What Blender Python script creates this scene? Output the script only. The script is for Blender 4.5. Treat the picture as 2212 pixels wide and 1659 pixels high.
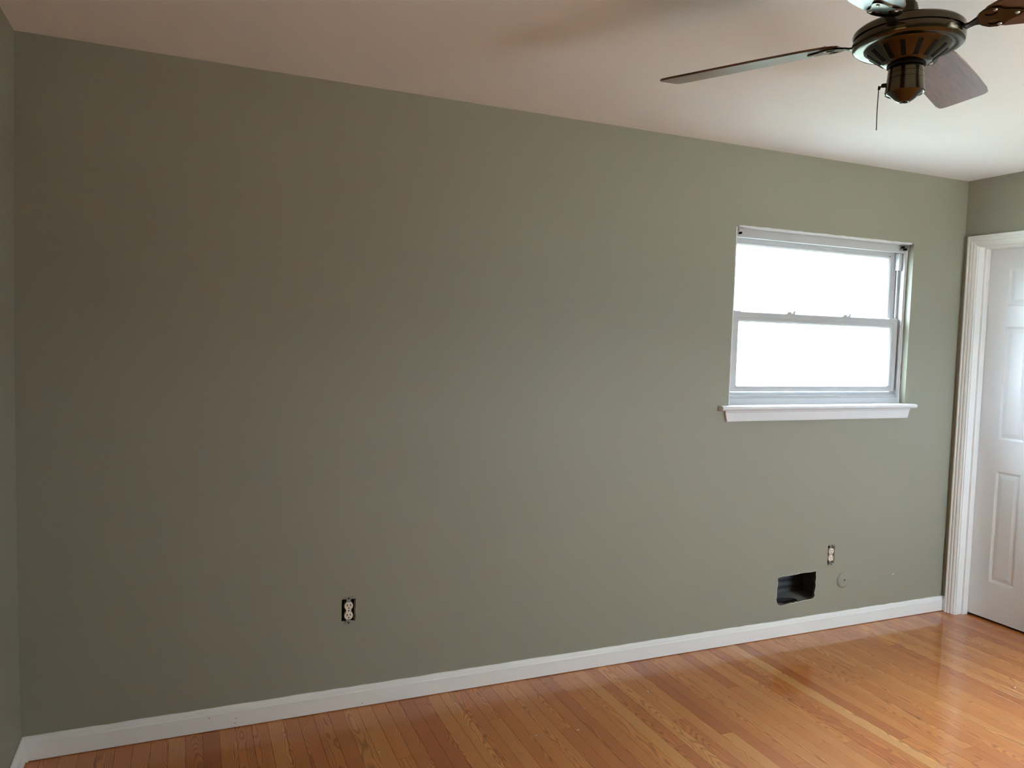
import bpy, bmesh, math, random
from mathutils import Vector, Matrix

random.seed(7)
for o in list(bpy.data.objects):
    bpy.data.objects.remove(o, do_unlink=True)
scene = bpy.context.scene
COL = scene.collection
PI = math.pi

# ------------------------------------------------------------------ sizes of the room (metres)
H = 2.44            # ceiling height
W = 4.525           # width of the back wall (x from 0 to W, wall surface at y = 0)
D = 3.40            # front wall at y = -D

# ------------------------------------------------------------------ camera
F_PX, YAW, PITCH, ROLL = 1638.9, 0.40614659, -0.06090161, 0.02890617
CAM = Vector((0.5144, -2.9567, 1.4960))
fwd = Vector((math.sin(YAW)*math.cos(PITCH), math.cos(YAW)*math.cos(PITCH), math.sin(PITCH)))
rgt = Vector((math.cos(YAW), -math.sin(YAW), 0))
upv = rgt.cross(fwd)
cr, sr = math.cos(ROLL), math.sin(ROLL)
R_, U_ = rgt*cr + upv*sr, upv*cr - rgt*sr
cd = bpy.data.cameras.new('camera')
cam = bpy.data.objects.new('camera', cd)
COL.objects.link(cam)
M = Matrix((R_, U_, -fwd)).transposed().to_4x4()
M.translation = CAM
cam.matrix_world = M
cd.sensor_fit = 'HORIZONTAL'; cd.sensor_width = 36.0
cd.lens = F_PX*36.0/2212.0
cd.clip_start = 0.02; cd.clip_end = 200
scene.camera = cam

# ------------------------------------------------------------------ daylight and exposure
world = bpy.data.worlds.new('overcast_sky'); scene.world = world
world.use_nodes = True
bg = world.node_tree.nodes['Background']
bg.inputs['Color'].default_value = (0.77, 0.97, 1.17, 1)
# standard overcast sky: three times brighter overhead than at the horizon
wt = world.node_tree
wtc = wt.nodes.new('ShaderNodeTexCoord'); wsx = wt.nodes.new('ShaderNodeSeparateXYZ')
wt.links.new(wtc.outputs['Generated'], wsx.inputs[0])
wmx = wt.nodes.new('ShaderNodeMath'); wmx.operation = 'MAXIMUM'; wmx.inputs[1].default_value = 0.0
wt.links.new(wsx.outputs[2], wmx.inputs[0])
wma = wt.nodes.new('ShaderNodeMath'); wma.operation = 'MULTIPLY_ADD'
SKY = 30.0
wma.inputs[1].default_value = SKY*2/3; wma.inputs[2].default_value = SKY/3
wt.links.new(wmx.outputs[0], wma.inputs[0]); wt.links.new(wma.outputs[0], bg.inputs['Strength'])
scene.view_settings.view_transform = 'Standard'
scene.view_settings.look = 'None'
scene.view_settings.gamma = 1.0
scene.view_settings.use_curve_mapping = False
scene.view_settings.exposure = 0.98
scene.cycles.max_bounces = 12
scene.cycles.diffuse_bounces = 8
scene.cycles.transparent_max_bounces = 16

# hazy sun added to brighten the front slab; an added roof shades the window
sl = bpy.data.lights.new('bounce_sun', 'SUN'); sl.energy = 44.0; sl.angle = math.radians(3); sl.color = (1.0, .95, .86)
so = bpy.data.objects.new('bounce_sun', sl); COL.objects.link(so)
so.location = (3, -8, 8); so.rotation_euler = (math.radians(30), 0, math.radians(8))

# windows: u0,u1 along the wall, v0,v1 heights
WIN1 = (2.935, 4.128, 1.197, 2.063)        # back wall, along x
WIN2 = (3.20, 4.34, 0.95, 2.063)           # front wall (behind the photographer), along x
HALL = (2.24, 3.02, 2.04)                  # doorway in the left wall: -y from, -y to, height

def portal(name, loc, rot, sx, sy):
    l = bpy.data.lights.new(name, 'AREA'); l.shape = 'RECTANGLE'; l.size = sx; l.size_y = sy
    l.cycles.is_portal = True
    o = bpy.data.objects.new(name, l); COL.objects.link(o)
    o.location = loc; o.rotation_euler = rot
    return o
portal('window_portal', ((WIN1[0]+WIN1[1])/2, 0.25, (WIN1[2]+WIN1[3])/2), (-PI/2, 0, 0), WIN1[1]-WIN1[0], WIN1[3]-WIN1[2])
portal('window_portal', ((WIN2[0]+WIN2[1])/2, -D-0.15, (WIN2[2]+WIN2[3])/2), (PI/2, 0, 0), WIN2[1]-WIN2[0], WIN2[3]-WIN2[2])

# ------------------------------------------------------------------ materials
class NT:
    def __init__(s, name):
        s.m = bpy.data.materials.new(name); s.m.use_nodes = True
        s.t = s.m.node_tree; s.b = s.t.nodes['Principled BSDF']
    def n(s, typ, **kw):
        x = s.t.nodes.new(typ)
        for k, v in kw.items(): setattr(x, k, v)
        return x
    def l(s, a, b): s.t.links.new(a, b)
    def math(s, op, a, b=None, c=None):
        x = s.n('ShaderNodeMath', operation=op)
        for i, v in enumerate((a, b, c)):
            if v is None: continue
            if isinstance(v, (int, float)): x.inputs[i].default_value = v
            else: s.l(v, x.inputs[i])
        return x.outputs[0]
    def ramp(s, fac, stops):
        x = s.n('ShaderNodeValToRGB'); s.l(fac, x.inputs[0])
        e = x.color_ramp.elements
        while len(e) < len(stops): e.new(0.5)
        for el, (p, c) in zip(e, stops): el.position = p; el.color = (*c, 1)
        return x.outputs[0]
    def mix(s, fac, a, b, blend='MIX'):
        x = s.n('ShaderNodeMix', data_type='RGBA', blend_type=blend)
        for sock, v in ((x.inputs[0], fac), (x.inputs[6], a), (x.inputs[7], b)):
            if isinstance(v, (int, float)): sock.default_value = v
            elif isinstance(v, tuple): sock.default_value = (*v, 1)
            else: s.l(v, sock)
        return x.outputs[2]
    def noise(s, vec, scale, detail=2, rough=.5, out='Fac'):
        x = s.n('ShaderNodeTexNoise'); x.inputs['Scale'].default_value = scale
        x.inputs['Detail'].default_value = detail; x.inputs['Roughness'].default_value = rough
        if vec is not None: s.l(vec, x.inputs['Vector'])
        return x.outputs[out]
    def bump(s, h, strength, dist):
        x = s.n('ShaderNodeBump'); x.inputs['Strength'].default_value = strength
        x.inputs['Distance'].default_value = dist; s.l(h, x.inputs['Height'])
        s.l(x.outputs[0], s.b.inputs['Normal'])
    def pos(s):
        return s.n('ShaderNodeNewGeometry').outputs['Position']

def paint(name, col, rough, spec=.5, var=.03, nscale=3.0, bscale=260, bstr=.12, metallic=0.0):
    k = NT(name); p = k.pos()
    f = k.noise(p, nscale, 4)
    c = k.mix(f, tuple(x*(1-var) for x in col), tuple(min(1, x*(1+var)) for x in col))
    k.l(c, k.b.inputs['Base Color'])
    k.b.inputs['Roughness'].default_value = rough
    k.b.inputs['Specular IOR Level'].default_value = spec
    k.b.inputs['Metallic'].default_value = metallic
    if bstr: k.bump(k.noise(p, bscale, 2), bstr, .0006)
    return k.m

MAT = {}
MAT['wall'] = paint('sage_wall_paint', (.320, .309, .243), .52, .35, .025, 1.6, 240, .25)
MAT['wall_front'] = MAT['wall']
MAT['ceiling'] = paint('ceiling_paint', (.89, .872, .855), .9, .2, .02, 2.0, 180, .35)
MAT['trim'] = paint('white_trim_paint', (.86, .85, .83), .34, .45, .02, 9.0, 60, .10)
MAT['wtrim'] = paint('shaded_white_trim', (.74, .73, .73), .36, .4, .02, 9.0, 60, .10)  # darker copy of the trim white, carrying the backlit shade round the window
MAT['vinyl'] = paint('shaded_white_vinyl', (.56, .555, .56), .30, .45, .01, 9.0, 60, 0)  # frame white taken down to grey to hold its backlit shade
MAT['door'] = paint('white_door_paint', (.80, .80, .81), .26, .5, .01, 5.0, 320, .12)
MAT['caulk'] = paint('white_caulk', (.78, .77, .74), .55, .4, .05, 60, 140, .5)
MAT['steel'] = paint('zinc_steel', (.55, .53, .48), .38, .5, .15, 90, 300, .2, 1.0)
MAT['dull_steel'] = paint('dull_zinc', (.33, .31, .26), .55, .4, .2, 90, 300, .2, .5)
MAT['nickel'] = paint('bright_bracket_metal', (.50, .49, .47), .35, .5, .15, 120, 300, .2, .55)
MAT['galv'] = paint('galvanised_duct', (.16, .15, .15), .42, .5, .30, 25, 120, .2, .7)
MAT['galv_floor'] = paint('lit_duct_floor', (.24, .23, .22), .6, .4, .25, 25, 120, .2, .2)  # paler copy of the duct metal, standing in for light on its floor
MAT['ivory'] = paint('ivory_plastic', (.82, .73, .60), .35, .5, .06, 50, 200, .0)
MAT['black'] = paint('opening_black', (.010, .009, .008), .7, .1, .1, 50, 200, .0)  # flat black for the shade inside slots, holes and gaps
MAT['boxdark'] = paint('dark_outlet_box', (.03, .026, .023), .6, .4, .2, 80, 200, .0)
MAT['bronze'] = paint('antique_bronze', (.085, .072, .050), .15, .5, .08, 40, 400, .03, 1.0)
MAT['bronze_dark'] = paint('dark_bronze', (.030, .026, .021), .28, .5, .08, 40, 400, .03, 1.0)
MAT['subfloor'] = paint('dark_subfloor', (.05, .025, .012), .8, .2, .1, 10, 100, 0)
MAT['gypsum'] = paint('torn_gypsum', (.72, .69, .62), .9, .1, .12, 120, 300, .6)
MAT['bounce_slab'] = paint('pale_bounce_slab', (.48, .46, .42), .9, .2, .1, 1.5, 50, 0)
MAT['dark_edge'] = paint('dark_gypsum_edge', (.10, .085, .07), .9, .1, .4, 60, 300, .6)  # drywall edge of the duct hole, darker than the other cut edges
MAT['lawn'] = paint('lawn_ground', (.07, .085, .072), .95, .1, .25, .6, 5, 0)

MAT['hall'] = paint('hall_wall_paint', (.62, .58, .50), .7, .3, .02, 2, 200, .1)
def make_lamp():
    k = NT('lit_frosted_glass'); k.b.inputs['Base Color'].default_value = (.8, .78, .72, 1)
    k.b.inputs['Emission Color'].default_value = (1.0, .74, .40, 1); k.b.inputs['Emission Strength'].default_value = 130.0
    return k.m
MAT['lamp'] = make_lamp()
def make_blade_mat():
    k = NT('fan_blade_wood')
    tc = k.n('ShaderNodeTexCoord')
    mp = k.n('ShaderNodeMapping'); mp.inputs['Scale'].default_value = (3, 45, 45)
    k.l(tc.outputs['Object'], mp.inputs['Vector'])
    f = k.noise(mp.outputs[0], 3.0, 5, .6)
    c = k.ramp(f, [(.25, (.060, .024, .013)), (.55, (.135, .058, .028)), (.8, (.20, .095, .048))])
    k.l(c, k.b.inputs['Base Color'])
    k.b.inputs['Roughness'].default_value = .28
    k.b.inputs['Coat Weight'].default_value = .6; k.b.inputs['Coat Roughness'].default_value = .18
    return k.m
MAT['blade'] = make_blade_mat()

def make_glass():
    k = NT('window_glass')
    t = k.t; out = t.nodes['Material Output']
    tr = k.n('ShaderNodeBsdfTransparent'); tr.inputs[0].default_value = (.97, .98, .975, 1)
    gl = k.n('ShaderNodeBsdfGlossy'); gl.inputs['Roughness'].default_value = .02
    lw = k.n('ShaderNodeLayerWeight'); lw.inputs[0].default_value = .5
    fac = k.math('ADD', k.math('MULTIPLY', k.math('POWER', lw.outputs['Facing'], 5.0), .9), .04)
    mx = k.n('ShaderNodeMixShader')
    k.l(fac, mx.inputs[0]); k.l(tr.outputs[0], mx.inputs[1]); k.l(gl.outputs[0], mx.inputs[2])
    k.l(mx.outputs[0], out.inputs['Surface'])
    return k.m
MAT['glass'] = make_glass()

def make_plank_mat():
    """red oak strip with a clear gloss finish; object colour = (tone, grain centre, seed)"""
    k = NT('oak_strip')
    oi = k.n('ShaderNodeObjectInfo')
    sc = k.n('ShaderNodeSeparateColor'); k.l(oi.outputs['Color'], sc.inputs[0])
    tone, cen, seed = sc.outputs[0], sc.outputs[1], sc.outputs[2]
    tc = k.n('ShaderNodeTexCoord')
    sx = k.n('ShaderNodeSeparateXYZ'); k.l(tc.outputs['Object'], sx.inputs[0])
    x, y = sx.outputs[0], sx.outputs[1]
    off = k.math('MULTIPLY', seed, 57.0)
    # slow wander of the grain
    cb = k.n('ShaderNodeCombineXYZ')
    k.l(k.math('MULTIPLY', x, 13.0), cb.inputs[0]); k.l(k.math('MULTIPLY', y, 3.4), cb.inputs[1]); k.l(off, cb.inputs[2])
    wander = k.noise(cb.outputs[0], 1.0, 2, .40)
    xc = k.math('SUBTRACT', x, k.math('MULTIPLY', k.math('SUBTRACT', cen, .5), .14))
    cath = k.math('MULTIPLY', k.math('MULTIPLY', xc, xc), 2300.0)
    v = k.math('ADD', cath, k.math('ADD', k.math('MULTIPLY', y, 4.0), k.math('MULTIPLY', wander, 8.5)))
    ring = k.math('ADD', k.math('MULTIPLY', k.math('SINE', k.math('MULTIPLY', v, 8.0)), .5), .5)
    ring = k.math('POWER', ring, 2.6)
    # fine pores, long streaks
    cb2 = k.n('ShaderNodeCombineXYZ')
    k.l(k.math('MULTIPLY', x, 520.0), cb2.inputs[0]); k.l(k.math('MULTIPLY', y, 14.0), cb2.inputs[1]); k.l(off, cb2.inputs[2])
    pores = k.noise(cb2.outputs[0], 1.0, 3, .6)
    pores = k.math('SMOOTH_MIN', k.math('MULTIPLY', k.math('MAXIMUM', k.math('SUBTRACT', pores, .50), 0.0), 3.2), 1.0, .1)
    cb3 = k.n('ShaderNodeCombineXYZ')
    k.l(k.math('MULTIPLY', x, 30.0), cb3.inputs[0]); k.l(k.math('MULTIPLY', y, 3.0), cb3.inputs[1]); k.l(k.math('ADD', off, 9.0), cb3.inputs[2])
    cloud = k.noise(cb3.outputs[0], 1.0, 3, .5)
    base = k.ramp(tone, [(0.0, (.380, .098, .026)), (.30, (.520, .160, .038)), (.55, (.620, .225, .054)), (.8, (.700, .310, .085)), (1.0, (.790, .500, .250))])
    dark = k.mix(.70, base, (.12, .035, .012))
    c = k.mix(k.math('MULTIPLY', ring, .78), base, dark)
    c = k.mix(k.math('MULTIPLY', pores, .55), c, dark)
    c = k.mix(k.math('MULTIPLY', cloud, .30), c, k.mix(.5, base, (.55, .22, .10)))
    # rare purple-brown mineral streaks
    cb4 = k.n('ShaderNodeCombineXYZ')
    k.l(k.math('MULTIPLY', x, 55.0), cb4.inputs[0]); k.l(k.math('MULTIPLY', y, 4.0), cb4.inputs[1]); k.l(k.math('ADD', off, 31.0), cb4.inputs[2])
    mn = k.noise(cb4.outputs[0], .55, 1, .4)
    mn = k.math('MINIMUM', k.math('MULTIPLY', k.math('MAXIMUM', k.math('SUBTRACT', mn, .74), 0.0), 9.0), .75)
    c = k.mix(mn, c, (.12, .035, .03))
    k.l(c, k.b.inputs['Base Color'])
    k.b.inputs['Roughness'].default_value = .45
    k.b.inputs['Specular IOR Level'].default_value = .12
    k.b.inputs['Coat Weight'].default_value = 1.0
    k.b.inputs['Coat Roughness'].default_value = .05
    k.b.inputs['Coat IOR'].default_value = 1.42
    k.bump(k.math('ADD', k.math('MULTIPLY', ring, -.5), k.math('MULTIPLY', pores, -.6)), .10, .0004)
    return k.m
MAT['plank'] = make_plank_mat()

# ------------------------------------------------------------------ mesh helpers
ORIG = {}
def obj(name, bm, mat, parent=None, smooth=False, recalc=True):
    """link bm (world coordinates) as one mesh object under parent"""
    if recalc: bmesh.ops.recalc_face_normals(bm, faces=bm.faces)
    o_loc = ORIG.get(parent.name, Vector()) if parent else Vector()
    if o_loc.length: bmesh.ops.translate(bm, verts=bm.verts, vec=-o_loc)
    me = bpy.data.meshes.new(name)
    if smooth:
        for f in bm.faces: f.smooth = True
        for e in bm.edges:
            if len(e.link_faces) == 2 and e.calc_face_angle(0) > .6: e.smooth = False
    bm.to_mesh(me); bm.free()
    o = bpy.data.objects.new(name, me); COL.objects.link(o)
    ms = mat if isinstance(mat, (list, tuple)) else [mat]
    for m in ms: me.materials.append(MAT[m])
    if parent: o.parent = parent
    ORIG[o.name] = o_loc.copy()
    return o
def empty(name, loc=(0, 0, 0)):
    o = bpy.data.objects.new(name, None); COL.objects.link(o); o.location = loc
    o.empty_display_size = .05
    ORIG[o.name] = Vector(loc)
    return o
def tag(o, label, cat, group=None):
    o['label'] = label; o['category'] = cat
    if group: o['group'] = group
    return o
def struct(o, label=None):
    o['kind'] = 'structure'
    if label: o['label'] = label
    return o

def box(bm, a, b, bev=0.0, seg=1):
    x0, y0, z0 = (min(a[i], b[i]) for i in range(3)); x1, y1, z1 = (max(a[i], b[i]) for i in range(3))
    vs = [bm.verts.new(p) for p in ((x0,y0,z0),(x1,y0,z0),(x1,y1,z0),(x0,y1,z0),(x0,y0,z1),(x1,y0,z1),(x1,y1,z1),(x0,y1,z1))]
    fs = [bm.faces.new([vs[i] for i in f]) for f in ((0,3,2,1),(4,5,6,7),(0,1,5,4),(1,2,6,5),(2,3,7,6),(3,0,4,7))]
    if bev:
        es = list({e for f in fs for e in f.edges})
        bmesh.ops.bevel(bm, geom=es, offset=bev, segments=seg, affect='EDGES', profile=.5)
    return bm
def nb(): return bmesh.new()

def lathe(bm, prof, cx, cy, n=64, closed=False):
    """prof: (radius, z) list, revolved about the vertical through (cx, cy)"""
    rows = []
    for r, z in prof:
        if r < 1e-6: rows.append([bm.verts.new((cx, cy, z))])
        else: rows.append([bm.verts.new((cx+r*math.cos(2*PI*i/n), cy+r*math.sin(2*PI*i/n), z)) for i in range(n)])
    seq = list(zip(rows, rows[1:]))
    if closed: seq.append((rows[-1], rows[0]))
    for A, B in seq:
        for i in range(n):
            j = (i+1) % n
            if len(A) == 1 and len(B) == 1: continue
            if len(A) == 1: bm.faces.new((A[0], B[i], B[j]))
            elif len(B) == 1: bm.faces.new((A[i], B[0], A[j]))
            else: bm.faces.new((A[i], B[i], B[j], A[j]))
    return bm
def tube(bm, pts, r, n=10, cap=True):
    pts = [Vector(p) for p in pts]; rows = []
    for i, p in enumerate(pts):
        d = (pts[min(i+1, len(pts)-1)]-pts[max(i-1, 0)]).normalized()
        a = d.orthogonal().normalized(); b = d.cross(a)
        rr = r[i] if isinstance(r, (list, tuple)) else r
        rows.append([bm.verts.new(p+a*rr*math.cos(2*PI*k/n)+b*rr*math.sin(2*PI*k/n)) for k in range(n)])
    for A, B in zip(rows, rows[1:]):
        for i in range(n):
            j = (i+1) % n; bm.faces.new((A[i], B[i], B[j], A[j]))
    if cap: bm.faces.new(rows[0]); bm.faces.new(rows[-1][::-1])
    return bm
def prism(bm, loop, fn, w0, w1, bev=0.0):
    """loop of (u,v) extruded from depth w0 to w1 through the mapping fn(u,v,w)"""
    A = [bm.verts.new(fn(u, v, w0)) for u, v in loop]; B = [bm.verts.new(fn(u, v, w1)) for u, v in loop]
    f0 = bm.faces.new(A); bm.faces.new(B[::-1])
    n = len(loop)
    for i in range(n):
        j = (i+1) % n; bm.faces.new((A[i], B[i], B[j], A[j]))
    if bev: bmesh.ops.bevel(bm, geom=list(f0.edges), offset=bev, segments=2, affect='EDGES', profile=.5)
    return bm
def ring_sweep(bm, fn, rect, prof, mult=(1, 1, 1, 1), open_bottom=False, close=True):
    """mitred frame: prof of (inset, depth); mult = left, right, bottom, top inset factors"""
    u0, u1, v0, v1 = rect; rows = []
    for ins, w in prof:
        l, r, b, t = u0+ins*mult[0], u1-ins*mult[1], v0+ins*mult[2], v1-ins*mult[3]
        if open_bottom: b = v0
        rows.append([bm.verts.new(fn(*p, w)) for p in ((l, b), (l, t), (r, t), (r, b))])
    seq = list(zip(rows, rows[1:])) + ([(rows[-1], rows[0])] if close else [])
    for A, B in seq:
        for i in range(3 if open_bottom else 4):
            j = (i+1) % 4; bm.faces.new((A[i], A[j], B[j], B[i]))
    if open_bottom and close:
        bm.faces.new([r[0] for r in rows]); bm.faces.new([r[3] for r in rows])
    return bm
def holed_sheet(bm, outer, holes, fn, w):
    """flat sheet with holes; returns the hole vertex loops"""
    edges, loops = [], []
    for lp in [outer]+holes:
        vs = [bm.verts.new(fn(u, v, w)) for u, v in lp]
        edges += [bm.edges.new((vs[i], vs[(i+1) % len(vs)])) for i in range(len(vs))]
        loops.append(vs)
    bmesh.ops.triangle_fill(bm, use_beauty=True, use_dissolve=False, edges=edges)
    return loops
def back_fn(u, v, w): return (u, w, v)            # u = x, depth into the wall = +y
def left_fn(u, v, w): return (-w, -u, v)          # u = -y, depth into the left wall = -x
def right_fn(u, v, w): return (W+w, -u, v)        # u = -y, depth into the right wall = +x
def front_fn(u, v, w): return (u, -D-w, v)         # u = x, depth into the front wall = -y
def rect_loop(r): return [(r[0], r[2]), (r[1], r[2]), (r[1], r[3]), (r[0], r[3])]

# ================================================================== SETTING
# ---- back wall with window opening, outlet cut-outs and the ragged duct hole
OUT1 = (1.108, .397); OUT2 = (3.652, .399)
def outlet_hole(c, hw, hh, jag, seed):
    r = random.Random(seed); L = []
    for k in range(6): L.append((c[0]-hw+2*hw*k/6, c[1]-hh+r.uniform(-jag, jag)))
    for k in range(6): L.append((c[0]+hw+r.uniform(-jag, jag)*.6, c[1]-hh+2*hh*k/6))
    for k in range(6): L.append((c[0]+hw-2*hw*k/6, c[1]+hh+r.uniform(-jag, jag)))
    for k in range(6): L.append((c[0]-hw+r.uniform(-jag, jag)*.6, c[1]+hh-2*hh*k/6))
    return L
HOLE1 = outlet_hole(OUT1, .0285, .045, .0022, 3)
HOLE2 = outlet_hole(OUT2, .0245, .050, .0025, 4)
DUCT = [(3.300,.176),(3.306,.166),(3.322,.161),(3.345,.162),(3.372,.165),(3.395,.168),(3.410,.165),(3.425,.170),(3.440,.167),
        (3.462,.171),(3.485,.172),(3.510,.172),(3.532,.173),(3.546,.178),(3.553,.188),(3.549,.205),(3.554,.225),(3.556,.245),
        (3.553,.262),(3.557,.283),(3.554,.303),(3.555,.325),(3.551,.320),(3.520,.318),(3.480,.319),(3.445,.320),(3.432,.317),
        (3.400,.315),(3.365,.313),(3.330,.313),(3.304,.311),(3.296,.306),(3.300,.285),(3.297,.262),(3.294,.240),(3.296,.215),(3.293,.195)]
bm = nb()
lps = holed_sheet(bm, [(-.14, -.05), (W+.12, -.05), (W+.12, H+.05), (-.14, H+.05)],
                  [rect_loop(WIN1), HOLE1, HOLE2, DUCT], back_fn, 0.0)
lpb = holed_sheet(bm, [(-.14, -.05), (W+.12, -.05), (W+.12, H+.05), (-.14, H+.05)], [rect_loop(WIN1)], back_fn, 0.24)
def join(A, B):
    fs = []
    for i in range(len(A)):
        j = (i+1) % len(A); fs.append(bm.faces.new((A[i], A[j], B[j], B[i])))
    return fs
join(lps[0], lpb[0]); join(lps[1], lpb[1])
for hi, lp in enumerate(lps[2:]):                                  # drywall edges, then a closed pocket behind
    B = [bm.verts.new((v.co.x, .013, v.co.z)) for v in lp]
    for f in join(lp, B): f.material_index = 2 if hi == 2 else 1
wall_back = struct(obj('wall_back', bm, ['wall', 'gypsum', 'dark_edge']))

# ---- left wall with its window, very slightly bowed as the plaster is
bm = nb()
BOW = lambda z: -.009*math.sin(PI*max(0, min(1, z/H)))
zs = [-.05+i*(H+.1)/24 for i in range(25)]
zd = [0.0+HALL[2]*i/20 for i in range(21)]
outer = [(-.02, z) for z in reversed(zs)] + [(HALL[0], -.05)] + [(HALL[0], z) for z in zd] + [(HALL[1], z) for z in reversed(zd)] + [(HALL[1], -.05)] + [(D+.12, z) for z in zs]
loops = []
for w_ in (0.0, .12):
    vs = [bm.verts.new(left_fn(u, v, w_)) for u, v in outer]
    if w_ == 0:
        for v in vs: v.co.x += BOW(v.co.z)
    bmesh.ops.triangle_fill(bm, use_beauty=True, edges=[bm.edges.new((vs[i], vs[(i+1) % len(vs)])) for i in range(len(vs))])
    loops.append(vs)
join(*loops)
wall_left = struct(obj('wall_left', bm, 'wall'))

# ---- right wall with the closet opening and the shell of the closet behind it
DO = (.069, .716, -.05, 2.088)
bm = nb()
outer = [(-.02, -.05), (DO[0], -.05), (DO[0], DO[3]), (DO[1], DO[3]), (DO[1], -.05), (D+.12, -.05), (D+.12, H+.05), (-.02, H+.05)]
A = [bm.verts.new(right_fn(u, v, 0)) for u, v in outer]; B = [bm.verts.new(right_fn(u, v, .115)) for u, v in outer]
for X in (A, B):
    bmesh.ops.triangle_fill(bm, use_beauty=True, edges=[bm.edges.new((X[i], X[(i+1) % 8])) for i in range(8)])
join(A, B)
cx0, cx1, cy0, cy1 = W+.1151, W+.75, -1.2, .05
for a, b in (((cx1, cy0, -.05), (cx1+.05, cy1, H)), ((cx0, cy0-.05, -.05), (cx1+.05, cy0, H)), ((cx0, cy1, -.05), (cx1+.05, cy1+.05, H))):
    box(bm, a, b)
wall_right = struct(obj('wall_right', bm, 'wall'))

# ---- front wall (behind the photographer), ceiling
bm = nb(); outer = [(-.14, -.05), (W+.12, -.05), (W+.12, H+.05), (-.14, H+.05)]
lf = holed_sheet(bm, outer, [rect_loop(WIN2)], front_fn, 0.0); lg = holed_sheet(bm, outer, [rect_loop(WIN2)], front_fn, 0.15)
join(lf[0], lg[0]); join(lf[1], lg[1])
struct(obj('wall_front', bm, 'wall'))
# hallway beyond the open doorway
HX = -1.25
bm = nb()
box(bm, (HX-.1, -D-.12, -.05), (HX, -1.4, H)); box(bm, (HX-.1, -1.4, -.05), (-.121, -1.3, H)); box(bm, (HX-.1, -D-.22, -.05), (-.121, -D-.12, H))
struct(obj('wall_hall', bm, 'hall'))
bm = nb(); box(bm, (-1.4, -D-.22, H), (W+.85, .24, H+.12))
ceiling = struct(obj('ceiling', bm, 'ceiling'))

# ---- floor: dark subfloor with one board per strip
bm = nb(); box(bm, (-1.4, -D-.22, -.06), (W+.85, .24, -.019))
floor = struct(obj('floor', bm, 'subfloor'))
PW = .0572
def plank(x0, x1, y0, y1, tone, cen, seed):
    g = .0004; b = .00025
    xm, ym = (x0+x1)/2, (y0+y1)/2
    hx, hy = (x1-x0)/2-g, (y1-y0)/2-g
    bmv = nb()
    top = [(-hx+b, -hy+b), (hx-b, -hy+b), (hx-b, hy-b), (-hx+b, hy-b)]
    out = [(-hx, -hy), (hx, -hy), (hx, hy), (-hx, hy)]
    T = [bmv.verts.new((x, y, 0)) for x, y in top]
    Mv = [bmv.verts.new((x, y, -b)) for x, y in out]
    Bv = [bmv.verts.new((x, y, -.0185)) for x, y in out]
    bmv.faces.new(T)
    for P, Q in ((T, Mv), (Mv, Bv)):
        for i in range(4):
            j = (i+1) % 4; bmv.faces.new((P[i], P[j], Q[j], Q[i]))
    bmesh.ops.recalc_face_normals(bmv, faces=bmv.faces)
    me = bpy.data.meshes.new('plank'); bmv.to_mesh(me); bmv.free(); me.materials.append(MAT['plank'])
    o = bpy.data.objects.new('plank', me); COL.objects.link(o)
    o.location = (xm, ym, random.uniform(-.0003, 0)); o.parent = floor
    o.color = (tone, cen, seed, 1)
    return o
rp = random.Random(21)
ncol = int(math.ceil(W/PW))
PALE = {52: .84, 45: .62, 50: .30}                                             # column -> tone of boards that stand out
for c in range(ncol):
    x0, x1 = c*PW, min((c+1)*PW, W)
    y = 0.0
    first = True
    while y > -D:
        Lb = rp.uniform(.45, 1.9)
        if first: Lb = rp.uniform(.25, 1.6); first = False
        y1 = y-Lb
        if y1 < -D+.25: y1 = -D
        t = min(1, max(0, rp.gauss(.50, .15)))
        if c == 52 and y > -.01: y1 = -1.62
        plank(x0, x1, y1, y, PALE.get(c, t) if y > -.01 or c not in PALE else t, rp.random(), rp.random())
        y = y1
for c in range(2):                                    # threshold of the closet
    plank(W+c*PW, W+(c+1)*PW, -.7, -.085, .45, rp.random(), rp.random())

# ---- baseboards
BB = [(0, .085), (.004, .0845), (.0075, .080), (.0095, .073), (.0100, .068), (.0130, .063), (.0130, .003), (0, .003)]
def baseboard(name, pts, wob=.0):
    """run the profile along a polyline of (x, y, nx, ny) stations"""
    bm = nb(); rows = []; r = random.Random(5)
    for x, y, nx, ny in pts:
        dz = r.uniform(-wob, wob)
        rows.append([bm.verts.new((x+nx*d, y+ny*d, z+(dz if z > .08 else 0))) for d, z in BB])
    n = len(BB)
    for A, B in zip(rows, rows[1:]):
        for i in range(n):
            j = (i+1) % n; bm.faces.new((A[i], B[i], B[j], A[j]))
    bm.faces.new(rows[0]); bm.faces.new(rows[-1][::-1])
    o = obj(name, bm, 'trim'); struct(o); return o
N = 90
pts = [(.0005, -.0002, 1, -1)] + [(.014+(W-.028)*i/N, -.0002, 0, -1) for i in range(N+1)] + [(W-.0005, -.0002, -1, -1)]
bb_back = baseboard('baseboard_back', pts, .0012)
baseboard('baseboard_left', [(.0003, -.0005, 1, -1)] + [(.0003, -.014-(HALL[0]-.072)*i/40, 1, 0) for i in range(41)], .0008)
baseboard('baseboard_right', [(W-.0003, -.0005, -1, -1), (W-.0003, -.014, -1, 0), (W-.0003, -.027, -1, 0)])
baseboard('baseboard_closet_side', [(W-.0003, -.758, -1, 0), (W-.0003, -D+.002, -1, 0)])
baseboard('baseboard_front', [(.015, -D+.0003, 0, 1), (W-.015, -D+.0003, 0, 1)])
# lump of filler in the baseboard corner
bm = nb(); bmesh.ops.create_icosphere(bm, subdivisions=2, radius=.007)
for v in bm.verts: v.co = Vector((v.co.x*.9+.0165, v.co.y*.9-.0165, v.co.z*.6+.0045))
obj('caulk_blob', bm, 'caulk', bb_back, True)

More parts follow.
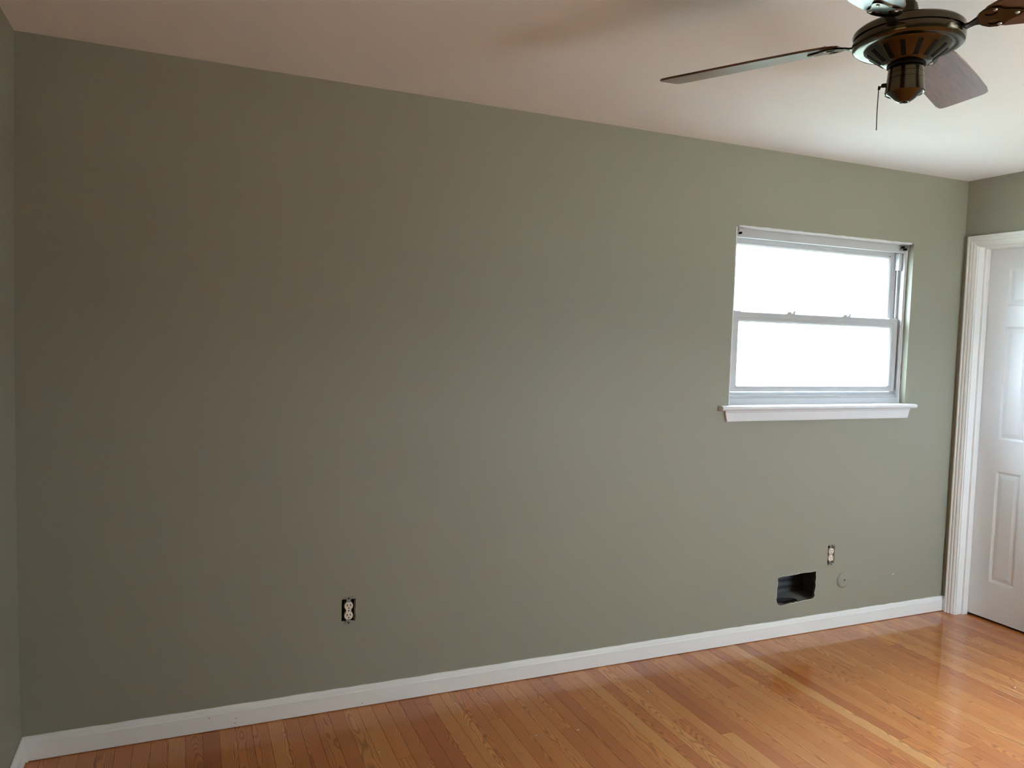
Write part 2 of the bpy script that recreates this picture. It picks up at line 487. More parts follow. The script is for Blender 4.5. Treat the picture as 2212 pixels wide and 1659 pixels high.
# ---- caulk bead along the top of the back baseboard is the wobble above; ground outside
bm = nb(); box(bm, (-60, -60, -.95), (60, 60, -.9))
struct(obj('ground', bm, 'lawn'))
bm = nb(); box(bm, (-12, -14, -.899), (16, -D-.5, -.86))
struct(obj('ground_bounce_slab', bm, 'bounce_slab'))  # unseen pale slab added to bounce light up to the ceiling
bm = nb(); box(bm, (1.2, -D-.16, 2.46), (5.9, -D-1.7, 2.60))
for px in (1.4, 5.7): box(bm, (px-.06, -D-1.55, -.86), (px+.06, -D-1.67, 2.46))
struct(obj('trim_light_blocker', bm, 'trim'))  # unseen roof and posts added to block high sky and direct light

# ================================================================== WINDOWS
def window(name, fn, rect, meet, detail=True):
    w = struct(empty(name, Vector(fn((rect[0]+rect[1])/2, rect[2], .04))))
    u0, u1, v0, v1 = rect
    # frame: front flange, then the tracks
    bm = nb()
    ring_sweep(bm, fn, (u0+.0005, u1-.0005, v0+.0005, v1-.0005),
               [(0, .041), (.0172, .040), (.0174, .0345), (.0196, .0345), (.0200, .0370), (.0200, .0475), (.0165, .049), (.0165, .122), (0, .122)], (1, 1, 1.6, 2.35))
    ring_sweep(bm, fn, (u0+.012, u1-.012, v0+.012, v1-.012), [(0, .0795), (.024, .0795), (.024, .0835), (0, .0835)], (1, 1, .6, 1.0))
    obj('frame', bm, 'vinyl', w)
    # sloped inner sill of the frame
    bm = nb()
    prof = [(.041, v0+.002), (.041, v0+.016), (.046, v0+.030), (.047, v0+.044), (.052, v0+.046), (.0785, v0+.063), (.118, v0+.055), (.118, v0+.002)]
    A = [bm.verts.new(fn(u0+.017, z, d)) for d, z in prof]; B = [bm.verts.new(fn(u1-.017, z, d)) for d, z in prof]
    bm.faces.new(A); bm.faces.new(B[::-1])
    for i in range(len(prof)):
        j = (i+1) % len(prof); bm.faces.new((A[i], B[i], B[j], A[j]))
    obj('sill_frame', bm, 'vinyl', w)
    # lower sash
    LS = (u0+.030, u1-.028, v0+.065, meet)
    SP = [(0, .051), (.55, .050), (.58, .0525), (.86, .0525), (1.0, .060), (1.0, .078), (0, .078)]
    bm = nb()
    ring_sweep(bm, fn, LS, [(i*.05, d) for i, d in SP], (1.12, .95, .60, .95))
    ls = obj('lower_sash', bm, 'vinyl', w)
    bm = nb(); box(bm, fn(LS[0]+.03, LS[2]+.02, .064), fn(LS[1]-.03, LS[3]-.03, .070)); obj('pane', bm, 'glass', ls)
    # upper sash
    US = (u0+.032, u1-.032, meet-.028, v1-.030)
    bm = nb()
    ring_sweep(bm, fn, US, [(i*.04, d+.0345) for i, d in SP], (1, 1, .9, 1.12))
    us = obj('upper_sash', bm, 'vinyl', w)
    bm = nb(); box(bm, fn(US[0]+.03, US[2]+.02, .098), fn(US[1]-.03, US[3]-.03, .104)); obj('pane', bm, 'glass', us)
    # tilt latches, cam locks, balance covers
    for a, b in ((LS[0]+.002, LS[0]+.062), (LS[1]-.062, LS[1]-.002)):
        bm = nb(); box(bm, fn(a, meet, .053), fn(b, meet+.0065, .072), .0015); obj('tilt_latch', bm, 'vinyl', ls)
    for f in (.345, .665):
        c = u0+(u1-u0)*f
        bm = nb()
        box(bm, fn(c-.028, meet, .055), fn(c+.028, meet+.006, .076), .0015)
        prism(bm, [(c-.022, meet+.006), (c+.006, meet+.006), (c+.004, meet+.014), (c-.016, meet+.014)], fn, .057, .074)
        lk = obj('sash_lock', bm, 'vinyl', ls)
        bm = nb()
        prism(bm, [(c+.010, meet+.006), (c+.026, meet+.006), (c+.032, meet+.012), (c+.031, meet+.019), (c+.022, meet+.020), (c+.016, meet+.013)], fn, .055, .063)
        obj('lock_lever', bm, 'vinyl', lk)
    for a, b in ((u0+.0175, u0+.040), (u1-.042, u1-.0175)):
        bm = nb(); box(bm, fn(a, v1-.140, .052), fn(b, v1-.0475, .076), .002); obj('balance_cover', bm, 'vinyl', w)
        bm = nb(); m_ = (a+b)/2; box(bm, fn(m_-.004, meet+.01, .066), fn(m_+.004, v1-.141, .072)); obj('balance_track', bm, 'steel', w)
    if detail:
        for (a, z) in ((LS[0]+.050, LS[2]+.026), (LS[1]-.044, LS[2]+.026)):
            bm = nb(); box(bm, fn(a-.002, z-.002, .0515), fn(a+.002, z+.003, .054)); obj('weep_hole', bm, 'black', ls)
        bm = nb(); box(bm, fn(US[1]-.043, US[3]-.036, .0855), fn(US[1]-.039, US[3]-.031, .089)); obj('weep_hole', bm, 'black', us)
    # stool with a rounded nose, apron with mitred returns
    bm = nb()
    prof = [(.041, v0+.001), (-.022, v0+.001), (-.030, v0-.002), (-.0335, v0-.008), (-.0335, v0-.014), (-.030, v0-.020), (-.022, v0-.023), (-.0005, v0-.023), (-.0005, v0-.0005), (.041, v0-.0005)]
    def strip(bm, prof, a, b, tap=0):
        A = [bm.verts.new(fn(a+tap*max(0, (v0-.024-z)), z, d)) for d, z in prof]; B = [bm.verts.new(fn(b-tap*max(0, (v0-.024-z)), z, d)) for d, z in prof]
        bm.faces.new(A); bm.faces.new(B[::-1])
        for i in range(len(prof)):
            j = (i+1) % len(prof); bm.faces.new((A[i], B[i], B[j], A[j]))
    # only the nose carries past the opening
    nose = [(-.0005, v0+.001)] + prof[1:8]
    strip(bm, nose, u0-.060, u1+.060)
    strip(bm, [(.041, v0+.001), (-.0005, v0+.001), (-.0005, v0+.0003), (.041, v0+.0003)], u0+.001, u1-.001)
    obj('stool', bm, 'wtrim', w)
    bm = nb()
    strip(bm, [(-.0005, v0-.024), (-.016, v0-.024), (-.016, v0-.028), (-.0125, v0-.034), (-.0120, v0-.070), (-.0105, v0-.0765), (-.0005, v0-.078)], u0-.030, u1+.030, .30)
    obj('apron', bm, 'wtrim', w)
    return w
win1 = window('window_1', back_fn, WIN1, 1.655)
# white-painted soffit edge across the head of the back window
bm = nb(); r = random.Random(8); rows = []
for i in range(41):
    u = WIN1[0]+.012+(WIN1[1]-WIN1[0]-.03)*i/40; j = r.uniform(-.0012, .0012)
    rows.append([bm.verts.new(p) for p in ((u, .040, WIN1[3]-.0005), (u, .040, WIN1[3]-.004), (u, -.0012, WIN1[3]-.0035), (u, -.0022, WIN1[3]+.001), (u, -.0006, WIN1[3]+.0045+j))])
for A, B in zip(rows, rows[1:]):
    for i in range(5):
        j = (i+1) % 5; bm.faces.new((A[i], B[i], B[j], A[j]))
bm.faces.new(rows[0]); bm.faces.new(rows[-1][::-1])
obj('soffit_edge', bm, 'wtrim', win1)
# ragged caulk in the corners of the opening
bm = nb(); rows = []
for i in range(31):
    z = WIN1[2]+.002+(WIN1[3]-WIN1[2]-.01)*i/30; j = r.uniform(.002, .005)
    rows.append([bm.verts.new(p) for p in ((WIN1[1]-.0003, .0405, z), (WIN1[1]-.0003, .0405-j, z), (WIN1[1]-.006, .0400, z))])
for A, B in zip(rows, rows[1:]):
    for i in range(3):
        j = (i+1) % 3; bm.faces.new((A[i], B[i], B[j], A[j]))
obj('caulk_bead', bm, 'caulk', win1)
# left corner bead of the opening shows as a thin white painted edge
bm = nb(); rows = []
for i in range(31):
    z = WIN1[2]+.001+(WIN1[3]-WIN1[2]-.006)*i/30; j = r.uniform(.0, .0015)
    rows.append([bm.verts.new(p) for p in ((WIN1[0]+.0015, .030, z), (WIN1[0]+.0015, -.0018, z), (WIN1[0]-.003-j, -.0004, z), (WIN1[0]+.0002, .030, z))])
for A, B in zip(rows, rows[1:]):
    for i in range(4):
        j = (i+1) % 4; bm.faces.new((A[i], B[i], B[j], A[j]))
bm.faces.new(rows[0]); bm.faces.new(rows[-1][::-1])
obj('corner_bead', bm, 'wtrim', win1)
win2 = window('window_2', front_fn, WIN2, 1.50, False)
# doorway to the hall: casing on the room side, jamb lining, and the hall's ceiling light
dw = struct(empty('door_2', (0, -(HALL[0]+HALL[1])/2, 0)))
bm = nb(); ring_sweep(bm, left_fn, (HALL[0]-.057, HALL[1]+.057, .0005, HALL[2]+.057), [(0, -.0003), (0, -.016), (.012, -.018), (.02, -.013), (.045, -.011), (.057, -.006), (.057, -.0003)], open_bottom=True)
obj('casing', bm, 'trim', dw)
bm = nb(); ring_sweep(bm, left_fn, (HALL[0], HALL[1], .0005, HALL[2]), [(0, -.0003), (.012, -.0003), (.012, .1203), (0, .1203)], open_bottom=True)
obj('jamb', bm, 'trim', dw)
hl = empty('ceiling_light', (-.68, -2.6, H)); tag(hl, 'round frosted ceiling light in the hall beyond the doorway', 'ceiling light')
bm = nb(); lathe(bm, [(0, H-.0005), (.15, H-.0005), (.155, H-.02), (.145, H-.024), (0, H-.024)], -.68, -2.6, 40); obj('base_plate', bm, 'bronze', hl, True)
bm = nb(); lathe(bm, [(0, H-.105), (.05, H-.101), (.095, H-.085), (.125, H-.060), (.138, H-.025), (0, H-.0245)], -.68, -2.6, 40); obj('glass_bowl', bm, 'lamp', hl, True)

# ---- roller-shade brackets left in the head of the window
def shade_bracket(u, flip, label):
    b = empty('shade_bracket', (u, .020, WIN1[3]-.004))
    tag(b, label, 'bracket', 'shade brackets')
    z1 = WIN1[3]-.0042; s = flip
    bm = nb()
    box(bm, (u-.018, .006, z1-.0018), (u+.018, .036, z1), .0005)               # plate against the soffit
    obj('top_plate', bm, 'nickel', b)
    bm = nb()
    x = u+s*.016
    loop = [(.006, z1-.001), (.036, z1-.001), (.036, z1-.026), (.030, z1-.034), (.012, z1-.034), (.006, z1-.026)]
    A = [bm.verts.new((x, y, z)) for y, z in loop]; B = [bm.verts.new((x+s*.0018, y, z)) for y, z in loop]
    bm.faces.new(A); bm.faces.new(B[::-1])
    for i in range(6):
        j = (i+1) % 6; bm.faces.new((A[i], B[i], B[j], A[j]))
    obj('side_plate', bm, 'nickel', b)
    bm = nb()
    box(bm, (u-.016, .033, z1-.030), (u+.016, .0348, z1-.002), .0004)
    obj('back_plate', bm, 'nickel', b)
    bm = nb()
    box(bm, (u-.012, .012, z1-.022), (u-.008, .033, z1-.008), .001); box(bm, (u+.003, .010, z1-.031), (u+.008, .032, z1-.020), .001)
    obj('hook', bm, 'bronze_dark', b)
    return b
shade_bracket(2.968, -1, 'small bare metal shade bracket in window head, farther from the door')
shade_bracket(4.082, 1, 'small bare metal shade bracket in window head, nearer the door')

# ================================================================== CLOSET DOOR (right wall)
door = struct(empty('door_1', (W, -.39, 0)))
CAS = [(0, -.0003), (0, -.0145), (.003, -.0175), (.010, -.0175), (.0135, -.0125), (.0165, -.0125), (.0185, -.0155), (.026, -.0150),
       (.031, -.0105), (.0335, -.0105), (.0355, -.0130), (.043, -.0115), (.0475, -.0085), (.0535, -.0080), (.057, -.0055), (.057, -.0003)]
bm = nb(); ring_sweep(bm, right_fn, (.027, .758, .0005, 2.130), CAS, open_bottom=True)
obj('casing', bm, 'trim', door)
bm = nb(); ring_sweep(bm, right_fn, (.0695, .7155, .0005, 2.0875), [(0, -.0003), (.0185, -.0003), (.0185, .115), (0, .115)], open_bottom=True)
obj('jamb', bm, 'trim', door)
bm = nb(); ring_sweep(bm, right_fn, (.0881, .6969, .0005, 2.0689), [(0, .046), (.009, .046), (.011, .048), (.011, .0835), (0, .0835)], open_bottom=True)
obj('stop', bm, 'trim', door)
# leaf: stiles and rails around six moulded panels
uL, uR, vB, vT = .0905, .6945, .013, 2.0665
us = [uL, .207, .345, .440, .578, uR]; vs_ = [vB, .223, .841, 1.017, 1.633, 1.743, 1.948, vT]
w0 = .085
bm = nb()
gv = {}
def V(i, j):
    if (i, j) not in gv: gv[(i, j)] = bm.verts.new(right_fn(us[i], vs_[j], w0))
    return gv[(i, j)]
for i in range(5):
    for j in range(7):
        if i in (1, 3) and j in (1, 3, 5): continue
        bm.faces.new((V(i, j), V(i+1, j), V(i+1, j+1), V(i, j+1)))
bk = [bm.verts.new(right_fn(u, v, w0+.0285)) for u, v in ((uL, vB), (uR, vB), (uR, vT), (uL, vT))]
bm.faces.new(bk)
edge = [[(i, 0) for i in range(6)], [(5, j) for j in range(8)], [(i, 7) for i in range(5, -1, -1)], [(0, j) for j in range(7, -1, -1)]]
for s, e in enumerate(edge):
    bm.faces.new([V(*k) for k in e] + [bk[(s+1) % 4], bk[s]])
leaf = obj('door_leaf', bm, 'door', door)
for i in (1, 3):
    for j in (1, 3, 5):
        bm = nb(); rc = (us[i], us[i+1], vs_[j], vs_[j+1])
        ring_sweep(bm, right_fn, rc, [(0, w0), (.003, w0+.0025), (.007, w0+.004), (.011, w0+.0085), (.0135, w0+.0085), (.034, w0+.0025), (.036, w0+.0020)], close=False)
        t = .036
        bm.faces.new([bm.verts.new(right_fn(u, v, w0+.0020)) for u, v in rect_loop((rc[0]+t, rc[1]-t, rc[2]+t, rc[3]-t))])
        bmesh.ops.remove_doubles(bm, verts=bm.verts, dist=1e-5)
        obj('panel', bm, 'door', leaf)
bm = nb(); prof = [(0, .062), (.016, .060), (.025, .050), (.027, .040), (.022, .030), (.012, .024), (.010, .012), (.028, .010), (.030, .002), (.030, 0)]
lathe(bm, prof, 0, 0, 24)
for v in bm.verts: v.co = Vector((W+w0-.0003-v.co.z, -.632+v.co.x, .93+v.co.y))
obj('knob', bm, 'steel', leaf, True)

# ================================================================== OUTLETS without cover plates
def lobe(c, w, h, n=10):
    """duplex face: sides are arcs, top and bottom flat"""
    hw, hh = w/2, h/2; a = math.asin(hh/hw*.98); L = []
    for k in range(n+1):
        t = -a+2*a*k/n; L.append((c[0]+hw*math.cos(t), c[1]+hw*math.sin(t)))
    for k in range(n+1):
        t = PI-a+2*a*k/n; L.append((c[0]+hw*math.cos(t), c[1]+hw*math.sin(t)))
    return L
def outlet(c, label, hw, hh, face, tilt=0.0):
    o = empty('wall_outlet', (c[0], .03, c[1]-.05))
    tag(o, label, 'outlet', 'wall outlets without cover plates')
    x, z = c
    bm = nb()                                                         # steel box, open to the room
    bx0, bx1, bz0, bz1 = x-.0262, x+.0262, z-.049, z+.049
    ring_sweep(bm, back_fn, (bx0, bx1, bz0, bz1), [(0, .0145), (.0016, .0145), (.0016, .058), (0, .058)])
    box(bm, (bx0, .056, bz0), (bx1, .058, bz1))
    obj('outlet_box', bm, 'boxdark', o)
    bm = nb(); ring_sweep(bm, back_fn, (bx0-.0006, bx1+.0006, bz0-.0006, bz1+.0006), [(0, .0135), (.0022, .0135), (.0022, .0150), (0, .0150)])
    obj('box_rim', bm, 'steel', o)
    bm = nb()                                                         # yoke strap with plaster ears
    yk = face+.006
    box(bm, (x-.0085, yk, z-.050), (x+.0085, yk+.0015, z+.050), .0003)
    for s in (-1, 1):
        ear = [(x-.0085, z+s*.043), (x+.0085, z+s*.043), (x+.0085, z+s*.0475), (x+.0175, z+s*.0470), (x+.0190, z+s*.0525), (x+.0150, z+s*.0560), (x+.0060, z+s*.0545),
               (x-.0060, z+s*.0545), (x-.0150, z+s*.0560), (x-.0190, z+s*.0525), (x-.0175, z+s*.0470), (x-.0085, z+s*.0475)]
        prism(bm, ear, back_fn, -.0032, -.0012)
        box(bm, (x-.0084, -.0012, z+s*.0425), (x+.0084, yk+.0004, z+s*.0440))
    obj('yoke', bm, 'dull_steel', o)
    for s in (-1, 1):
        bm = nb(); lathe(bm, [(0, .0018), (.0024, .0016), (.0034, 0), (.0034, -.001)], 0, 0, 14)
        for v in bm.verts: v.co = Vector((x+v.co.x, -.0033-v.co.z, z+s*.0492+v.co.y))
        obj('screw', bm, 'bronze_dark', o, True)
    bm = nb()                                                         # ivory body with two faces and a waist
    for s in (-1, 1): prism(bm, lobe((x, z+s*.0195), .0335, .0285), back_fn, face, face+.012, .0007)
    prism(bm, [(x-.0098, z-.0085), (x+.0098, z-.0085), (x+.0098, z+.0085), (x-.0098, z+.0085)], back_fn, face+.0028, face+.012)
    body = obj('receptacle', bm, 'ivory', o)
    bm = nb(); box(bm, (x-.0160, face+.0122, z-.0335), (x+.0160, .045, z+.0335), .001); obj('rear_body', bm, 'boxdark', o)
    for s in (-1, 1):
        zz = z+s*.0195
        for dx, hh_ in ((-.0064, .0046), (.0064, .0038)):
            bm = nb(); box(bm, (x+dx-.0015, face-.00025, zz+.0035-hh_), (x+dx+.0015, face+.002, zz+.0035+hh_)); obj('slot', bm, 'black', body)
        bm = nb(); L = [(x+.0024*math.cos(t), zz-.0075+.0024*math.sin(t)) for t in [PI*k/8 for k in range(9)]] + [(x-.0024, zz-.0100), (x+.0024, zz-.0100)]
        prism(bm, L, back_fn, face-.00025, face+.002); obj('ground_hole', bm, 'black', body)
    bm = nb(); lathe(bm, [(0, .0012), (.0022, .001), (.0028, 0), (.0028, -.001)], 0, 0, 14)
    for v in bm.verts: v.co = Vector((x+v.co.x, face+.0026-v.co.z, z+v.co.y))
    obj('screw', bm, 'bronze_dark', body, True)
    return o
outlet(OUT1, 'ivory duplex outlet without cover, alone on the wide bare stretch of back wall', .0285, .045, -.006)
outlet(OUT2, 'ivory duplex outlet without cover, above the round cap beside the duct hole', .0245, .050, -.001)
# torn paper and plaster crumbs round the cut-outs
for c, hole, sd in ((OUT1, HOLE1, 11), (OUT2, HOLE2, 12)):
    r = random.Random(sd)

# ---- round cap painted over with the wall colour
cap = empty('round_wall_cap', (3.747, 0, .212)); tag(cap, 'round cap painted in the wall colour, beside the duct hole', 'wall cap')
bm = nb(); lathe(bm, [(.0036, .0090), (.0050, .0105), (.016, .0105), (.018, .0098), (.021, .0098), (.024, .0106), (.034, .0098), (.040, .0070), (.043, .0030), (.0435, .0004)], 0, 0, 48)
for v in bm.verts: v.co = Vector((3.747+v.co.x, -v.co.z, .255+v.co.y))
obj('disc', bm, 'wall', cap, True)
bm = nb(); lathe(bm, [(0, .0086), (.0034, .0088), (.0042, .0100), (.0052, .0108), (.0052, .0050)], 0, 0, 20)
for v in bm.verts: v.co = Vector((3.747+v.co.x, -v.co.z, .256+v.co.y))
obj('centre_socket', bm, 'boxdark', cap, True)

# ---- sheet-metal boot behind the ragged hole
duct = empty('duct_boot', (3.43, .06, .150)); tag(duct, 'dark sheet metal duct boot inside the ragged hole near the floor', 'duct')
bx0, bx1, by0, by1, bz0, bz1 = 3.262, 3.640, .0142, .175, .158, .345
bm = nb()
box(bm, (bx0, by0, bz1), (bx1, by1, bz1+.001)); box(bm, (bx0-.001, by0, bz0), (bx0, by1, bz1)); box(bm, (bx1, by0, bz0), (bx1+.001, by1, bz1))
obj('side_walls', bm, 'galv', duct)
bm = nb(); rows = []; nz = 60                                          # ribbed back sheet
for i in range(nz+1):
    z = bz0+(bz1-bz0)*i/nz; d = .006*(.5+.5*math.cos(2*PI*i/nz*5.0))
    rows.append([bm.verts.new((bx0, by1-d, z)), bm.verts.new((bx1, by1-d, z)), bm.verts.new((bx1, by1+.002, z)), bm.verts.new((bx0, by1+.002, z))])
for A, B in zip(rows, rows[1:]):
    for i in range(4):
        j = (i+1) % 4; bm.faces.new((A[i], A[j], B[j], B[i]))
bm.faces.new(rows[0]); bm.faces.new(rows[-1][::-1])
obj('ribbed_back', bm, 'galv', duct, True)
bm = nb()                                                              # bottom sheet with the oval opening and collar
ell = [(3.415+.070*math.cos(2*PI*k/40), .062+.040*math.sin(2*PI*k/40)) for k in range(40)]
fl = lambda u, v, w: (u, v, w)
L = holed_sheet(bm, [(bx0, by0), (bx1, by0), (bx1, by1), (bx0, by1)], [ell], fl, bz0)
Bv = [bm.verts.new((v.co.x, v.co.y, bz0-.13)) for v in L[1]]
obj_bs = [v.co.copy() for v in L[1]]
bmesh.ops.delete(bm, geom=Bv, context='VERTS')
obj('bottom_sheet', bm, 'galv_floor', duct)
bm = nb(); A = [bm.verts.new(c+Vector((0, 0, -.0004))) for c in obj_bs]; B = [bm.verts.new(c+Vector((0, 0, -.13))) for c in obj_bs]
join(A, B); bm.faces.new(B)
obj('round_collar', bm, 'boxdark', duct)  # near black, to put deep shade into the oval opening
# torn paper rim of the hole
bm = nb(); r = random.Random(6); rows = []
n = len(DUCT); cxm = sum(p[0] for p in DUCT)/n; czm = sum(p[1] for p in DUCT)/n
for u, v in DUCT:
    d = Vector((u-cxm, v-czm)).normalized(); k = r.uniform(.0008, .0026)
    rows.append([bm.verts.new((u-d.x*.0006, -.0002, v-d.y*.0006)), bm.verts.new((u+d.x*k*.5, -.0010, v+d.y*k*.5)), bm.verts.new((u+d.x*k, -.0001, v+d.y*k))])
for i in range(n):
    A, B = rows[i], rows[(i+1) % n]
    for k in range(2): bm.faces.new((A[k], B[k], B[k+1], A[k+1]))
obj('torn_edge', bm, 'gypsum', wall_back)

bm = nb(); lathe(bm, [(0, .0012), (.0028, .0010), (.0040, .0002)], 0, 0, 12)
for v in bm.verts: v.co = Vector((4.119+v.co.x, -v.co.z, .249+v.co.y))
obj('paint_fleck', bm, 'gypsum', wall_back)
for x, z in ((.595, .0527), (.688, .036), (.686, .018), (1.167, .0145)):
    bm = nb(); lathe(bm, [(0, .0003), (.0016, .0003), (.0018, -.0005)], 0, 0, 10)
    for v in bm.verts: v.co = Vector((x+v.co.x, -.0132-v.co.z, z+v.co.y))
    obj('nail_hole', bm, 'boxdark', bb_back)
rc = random.Random(3)
for x, y in ((1.731, -.456), (1.152, -.365), (2.335, -.294), (2.003, -.334), (1.899, -.474), (3.247, -.317), (3.875, -.613), (3.925, -.821)):
    bm = nb(); n = 6; a0 = rc.uniform(0, 6); sz = rc.uniform(.0016, .0034)
    L = [(sz*rc.uniform(.6, 1.3)*math.cos(a0+2*PI*i/n)*1.5, sz*rc.uniform(.6, 1.3)*math.sin(a0+2*PI*i/n)) for i in range(n)]
    prism(bm, L, lambda u, v, w: (u, v, w), .0002, .0014)
    ch_ = obj('paint_chip', bm, 'gypsum'); ch_.location = (x, y, 0)
    tag(ch_, 'tiny pale paint chip lying on the oak floor', 'paint chip', 'paint chips on the floor')

# ================================================================== CEILING FAN
FX, FY = 2.117, -1.593
fan = empty('ceiling_fan', (FX, FY, H)); tag(fan, 'four-blade ceiling fan with antique bronze motor and brown wooden blades', 'ceiling fan')
def fl_(name, prof, mat='bronze', parent=fan, n=72):
    bm = nb(); lathe(bm, prof, FX, FY, n); return obj(name, bm, mat, parent, True)
fl_('canopy', [(.012, H-.055), (.030, H-.055), (.050, H-.040), (.064, H-.012), (.066, H-.0005), (0, H-.0005)])
fl_('downrod', [(0, 2.285), (.0127, 2.285), (.0127, H-.05), (0, H-.05)])
fl_('coupling_cover', [(.0130, 2.330), (.017, 2.327), (.020, 2.315), (.024, 2.300), (.034, 2.289), (.036, 2.2785), (.0, 2.2785)])
fl_('motor_housing', [(0, 2.279), (.060, 2.2785), (.095, 2.275), (.116, 2.268), (.1225, 2.262), (.1235, 2.258), (.1235, 2.2480), (.1195, 2.2465), (.1195, 2.2435), (.1235, 2.2420),
     (.1235, 2.2310), (.1220, 2.2265), (.1170, 2.2230), (.1060, 2.2215), (.0985, 2.2225), (.0960, 2.2215), (.0900, 2.2160), (.0700, 2.2000), (.0520, 2.1865), (.0450, 2.1830), (0, 2.183)])
# vent slots on the cone, black blocks for the shade inside
for k in range(14):
    a = 2*PI*(k+.3)/14
    bm = nb()
    n_ = Vector((.0160, 0, -.0200)).normalized()
    for_ = [(.0875, 2.2140), (.0560, 2.1895)]
    vs4 = []
    for rr, zz in for_:
        for s in (-1, 1):
            vs4.append(Vector((rr, s*.0056, zz)))
    quad = [vs4[0], vs4[1], vs4[3], vs4[2]]
    nrm = Vector((.613, 0, -.79))
    A = [bm.verts.new(p+nrm*.0009) for p in quad]; B = [bm.verts.new(p-nrm*.004) for p in quad]
    bm.faces.new(A); bm.faces.new(B[::-1])
    for i in range(4):
        j = (i+1) % 4; bm.faces.new((A[i], B[i], B[j], A[j]))
    bmesh.ops.rotate(bm, verts=bm.verts, cent=(0, 0, 0), matrix=Matrix.Rotation(a, 3, 'Z'))
    bmesh.ops.translate(bm, verts=bm.verts, vec=(FX, FY, 0))
    obj('vent_slot', bm, 'black', fan)
fl_('gap_shade_ring', [(.0380, 2.1868), (.0428, 2.1862), (.0428, 2.1790), (.0380, 2.1780)], 'black')  # black ring painting in the shaded gap above the switch housing
sw = fl_('switch_housing', [(0, 2.184), (.0375, 2.184), (.0375, 2.178), (.0385, 2.176), (.0395, 2.172), (.0400, 2.1625), (.0394, 2.162), (.0402, 2.1615), (.0410, 2.1490), (.0404, 2.1485), (.0412, 2.148),
     (.0445, 2.1205), (.0450, 2.1170), (.0425, 2.1150), (.0400, 2.1160), (.0330, 2.1120), (.0220, 2.1010), (.0135, 2.0955), (.0110, 2.0945), (.0085, 2.0950), (.0060, 2.0975), (0, 2.098)])
bm = nb(); lathe(bm, [(.0030, 2.0968), (.0050, 2.0940), (.0050, 2.0925), (0, 2.0920)], FX, FY, 20); obj('finial', bm, 'bronze', sw, True)
# pull-chain switch and bead chain
az = math.radians(127)
dv = Vector((math.cos(az), math.sin(az), 0))
p0 = Vector((FX, FY, 2.141))
bm = nb(); tube(bm, [p0+dv*.038, p0+dv*.049, p0+dv*.052], [.0052, .0052, .0044], 16)
tube(bm, [p0+dv*.050, p0+dv*.0560+Vector((0, 0, -.0015)), p0+dv*.0575+Vector((0, 0, -.009))], [.0044, .0042, .0030], 14)
obj('chain_switch', bm, 'bronze_dark', sw, True)
bm = nb(); top = p0+dv*.0577+Vector((0, 0, -.0095)); s_ = bmesh.new()
bmesh.ops.create_icosphere(s_, subdivisions=1, radius=.00155)
base_v = [v.co.copy() for v in s_.verts]; base_f = [[v.index for v in f.verts] for f in s_.faces]; s_.free()
for i in range(38):
    c = top+Vector((-.0011*math.sin(i*.08), 0, -.0026*i))
    vv = [bm.verts.new(b_+c) for b_ in base_v]
    for f in base_f: bm.faces.new([vv[k] for k in f])
ch = obj('pull_chain', bm, 'bronze_dark', sw, True)
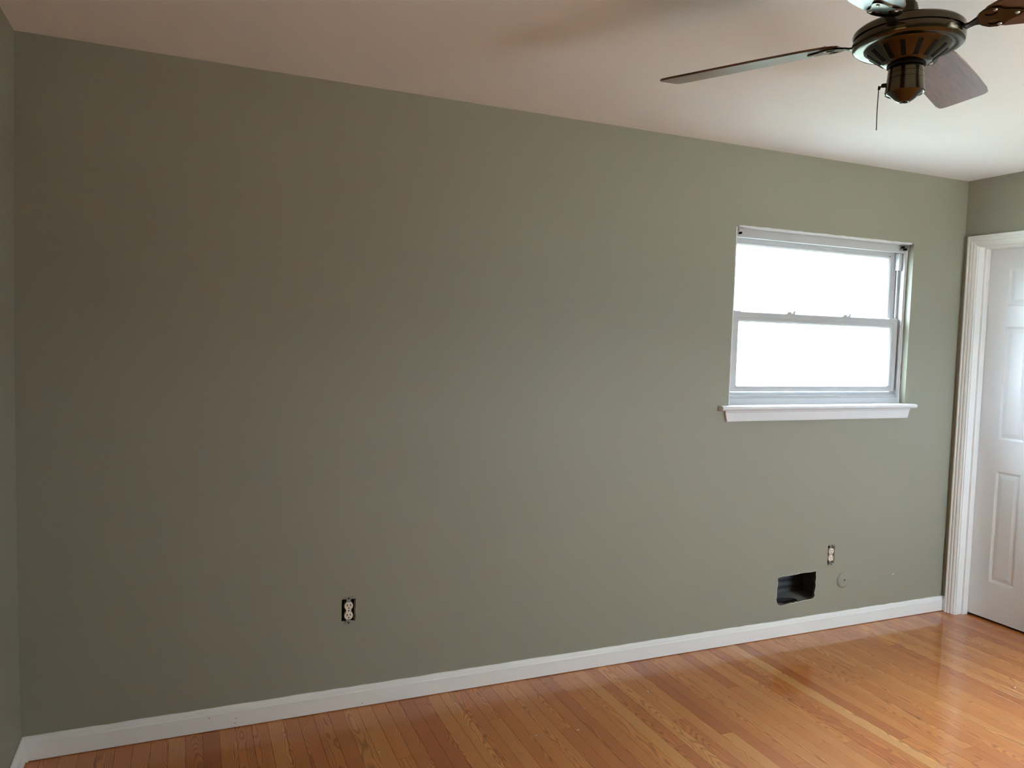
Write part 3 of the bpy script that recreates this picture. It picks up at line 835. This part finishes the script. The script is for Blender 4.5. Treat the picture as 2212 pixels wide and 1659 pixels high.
# blades: pitched boards on cast irons
BLADE_ANG = (119.0, 25.5, -65.0, -155.5); PITCHB = 12.0
def blade_outline():
    L = []
    r0, r1 = .158, .634
    top = [(r0, .018), (r0+.012, .034), (r0+.035, .048), (r0+.08, .058), (r0+.18, .064), (r0+.30, .0675), (r1-.04, .0690), (r1-.012, .066), (r1-.003, .058), (r1, .045)]
    return top + [(r, -y) for r, y in reversed(top)]
ZB = 2.257
for k in range(4):
    a = math.radians(BLADE_ANG[k])
    T = Matrix.Translation((FX, FY, ZB)) @ Matrix.Rotation(a, 4, 'Z') @ Matrix.Rotation(math.radians(-PITCHB), 4, 'X')
    # looking outward, the right-hand edge (local -y) stands higher
    bm = nb(); prism(bm, blade_outline(), lambda u, v, w: (u, v, w), -.0028, .0028, .001)
    me_b = bm
    bl = obj('blade', bm, 'blade', None)
    bl.parent = fan; bl.matrix_parent_inverse = Matrix.Identity(4)
    bl.matrix_local = Matrix.Translation((-FX, -FY, -H)) @ T
    # iron: arm from the motor, then an open fretted plate under the blade root
    T2 = Matrix.Translation((FX, FY, 0)) @ Matrix.Rotation(a, 4, 'Z')
    bm = nb()
    rows = []
    for rr, zz, hw in ((.108, ZB-.012, .013), (.124, ZB-.012, .012), (.132, ZB-.010, .009), (.140, ZB-.007, .010), (.150, ZB-.0045, .014)):
        rows.append([bm.verts.new((rr, s*hw, zz+t-s*hw*.22*max(0, (rr-.125)/.025))) for s, t in ((-1, .0025), (1, .0025), (1, -.0025), (-1, -.0025))])
    for A, B in zip(rows, rows[1:]):
        for i in range(4):
            j = (i+1) % 4; bm.faces.new((A[i], B[i], B[j], A[j]))
    bm.faces.new(rows[0]); bm.faces.new(rows[-1][::-1])
    bmesh.ops.transform(bm, matrix=T2, verts=bm.verts)
    iron = obj('blade_iron', bm, 'bronze_dark', fan)
    bm = nb()
    plate = [(.146, .013), (.153, .024), (.164, .034), (.180, .038), (.194, .034), (.202, .024), (.214, .018), (.228, .012), (.236, .005)]
    plate = plate + [(r, -y) for r, y in reversed(plate)]
    h1 = [(.176+.012*math.cos(t), .018+.009*math.sin(t)) for t in [2*PI*i/14 for i in range(14)]]
    h2 = [(p, -s) for p, s in h1]
    idf = lambda u, v, w: (u, v, w)
    A = holed_sheet(bm, plate, [h1, h2], idf, -.0068); B = holed_sheet(bm, plate, [h1, h2], idf, -.0030)
    for X, Y in zip(A, B): join(X, Y)
    bmesh.ops.transform(bm, matrix=T, verts=bm.verts)
    pl = obj('iron_plate', bm, 'bronze', iron)
    for px, py in ((.186, .029), (.186, -.029), (.224, 0)):
        bm = nb(); lathe(bm, [(0, -.0092), (.003, -.0088), (.0046, -.0068), (.0046, .0052), (.0034, .0062), (0, .0064)], px, py, 12)
        bmesh.ops.transform(bm, matrix=T, verts=bm.verts); obj('blade_screw', bm, 'steel', iron, True)

bpy.context.view_layer.update()
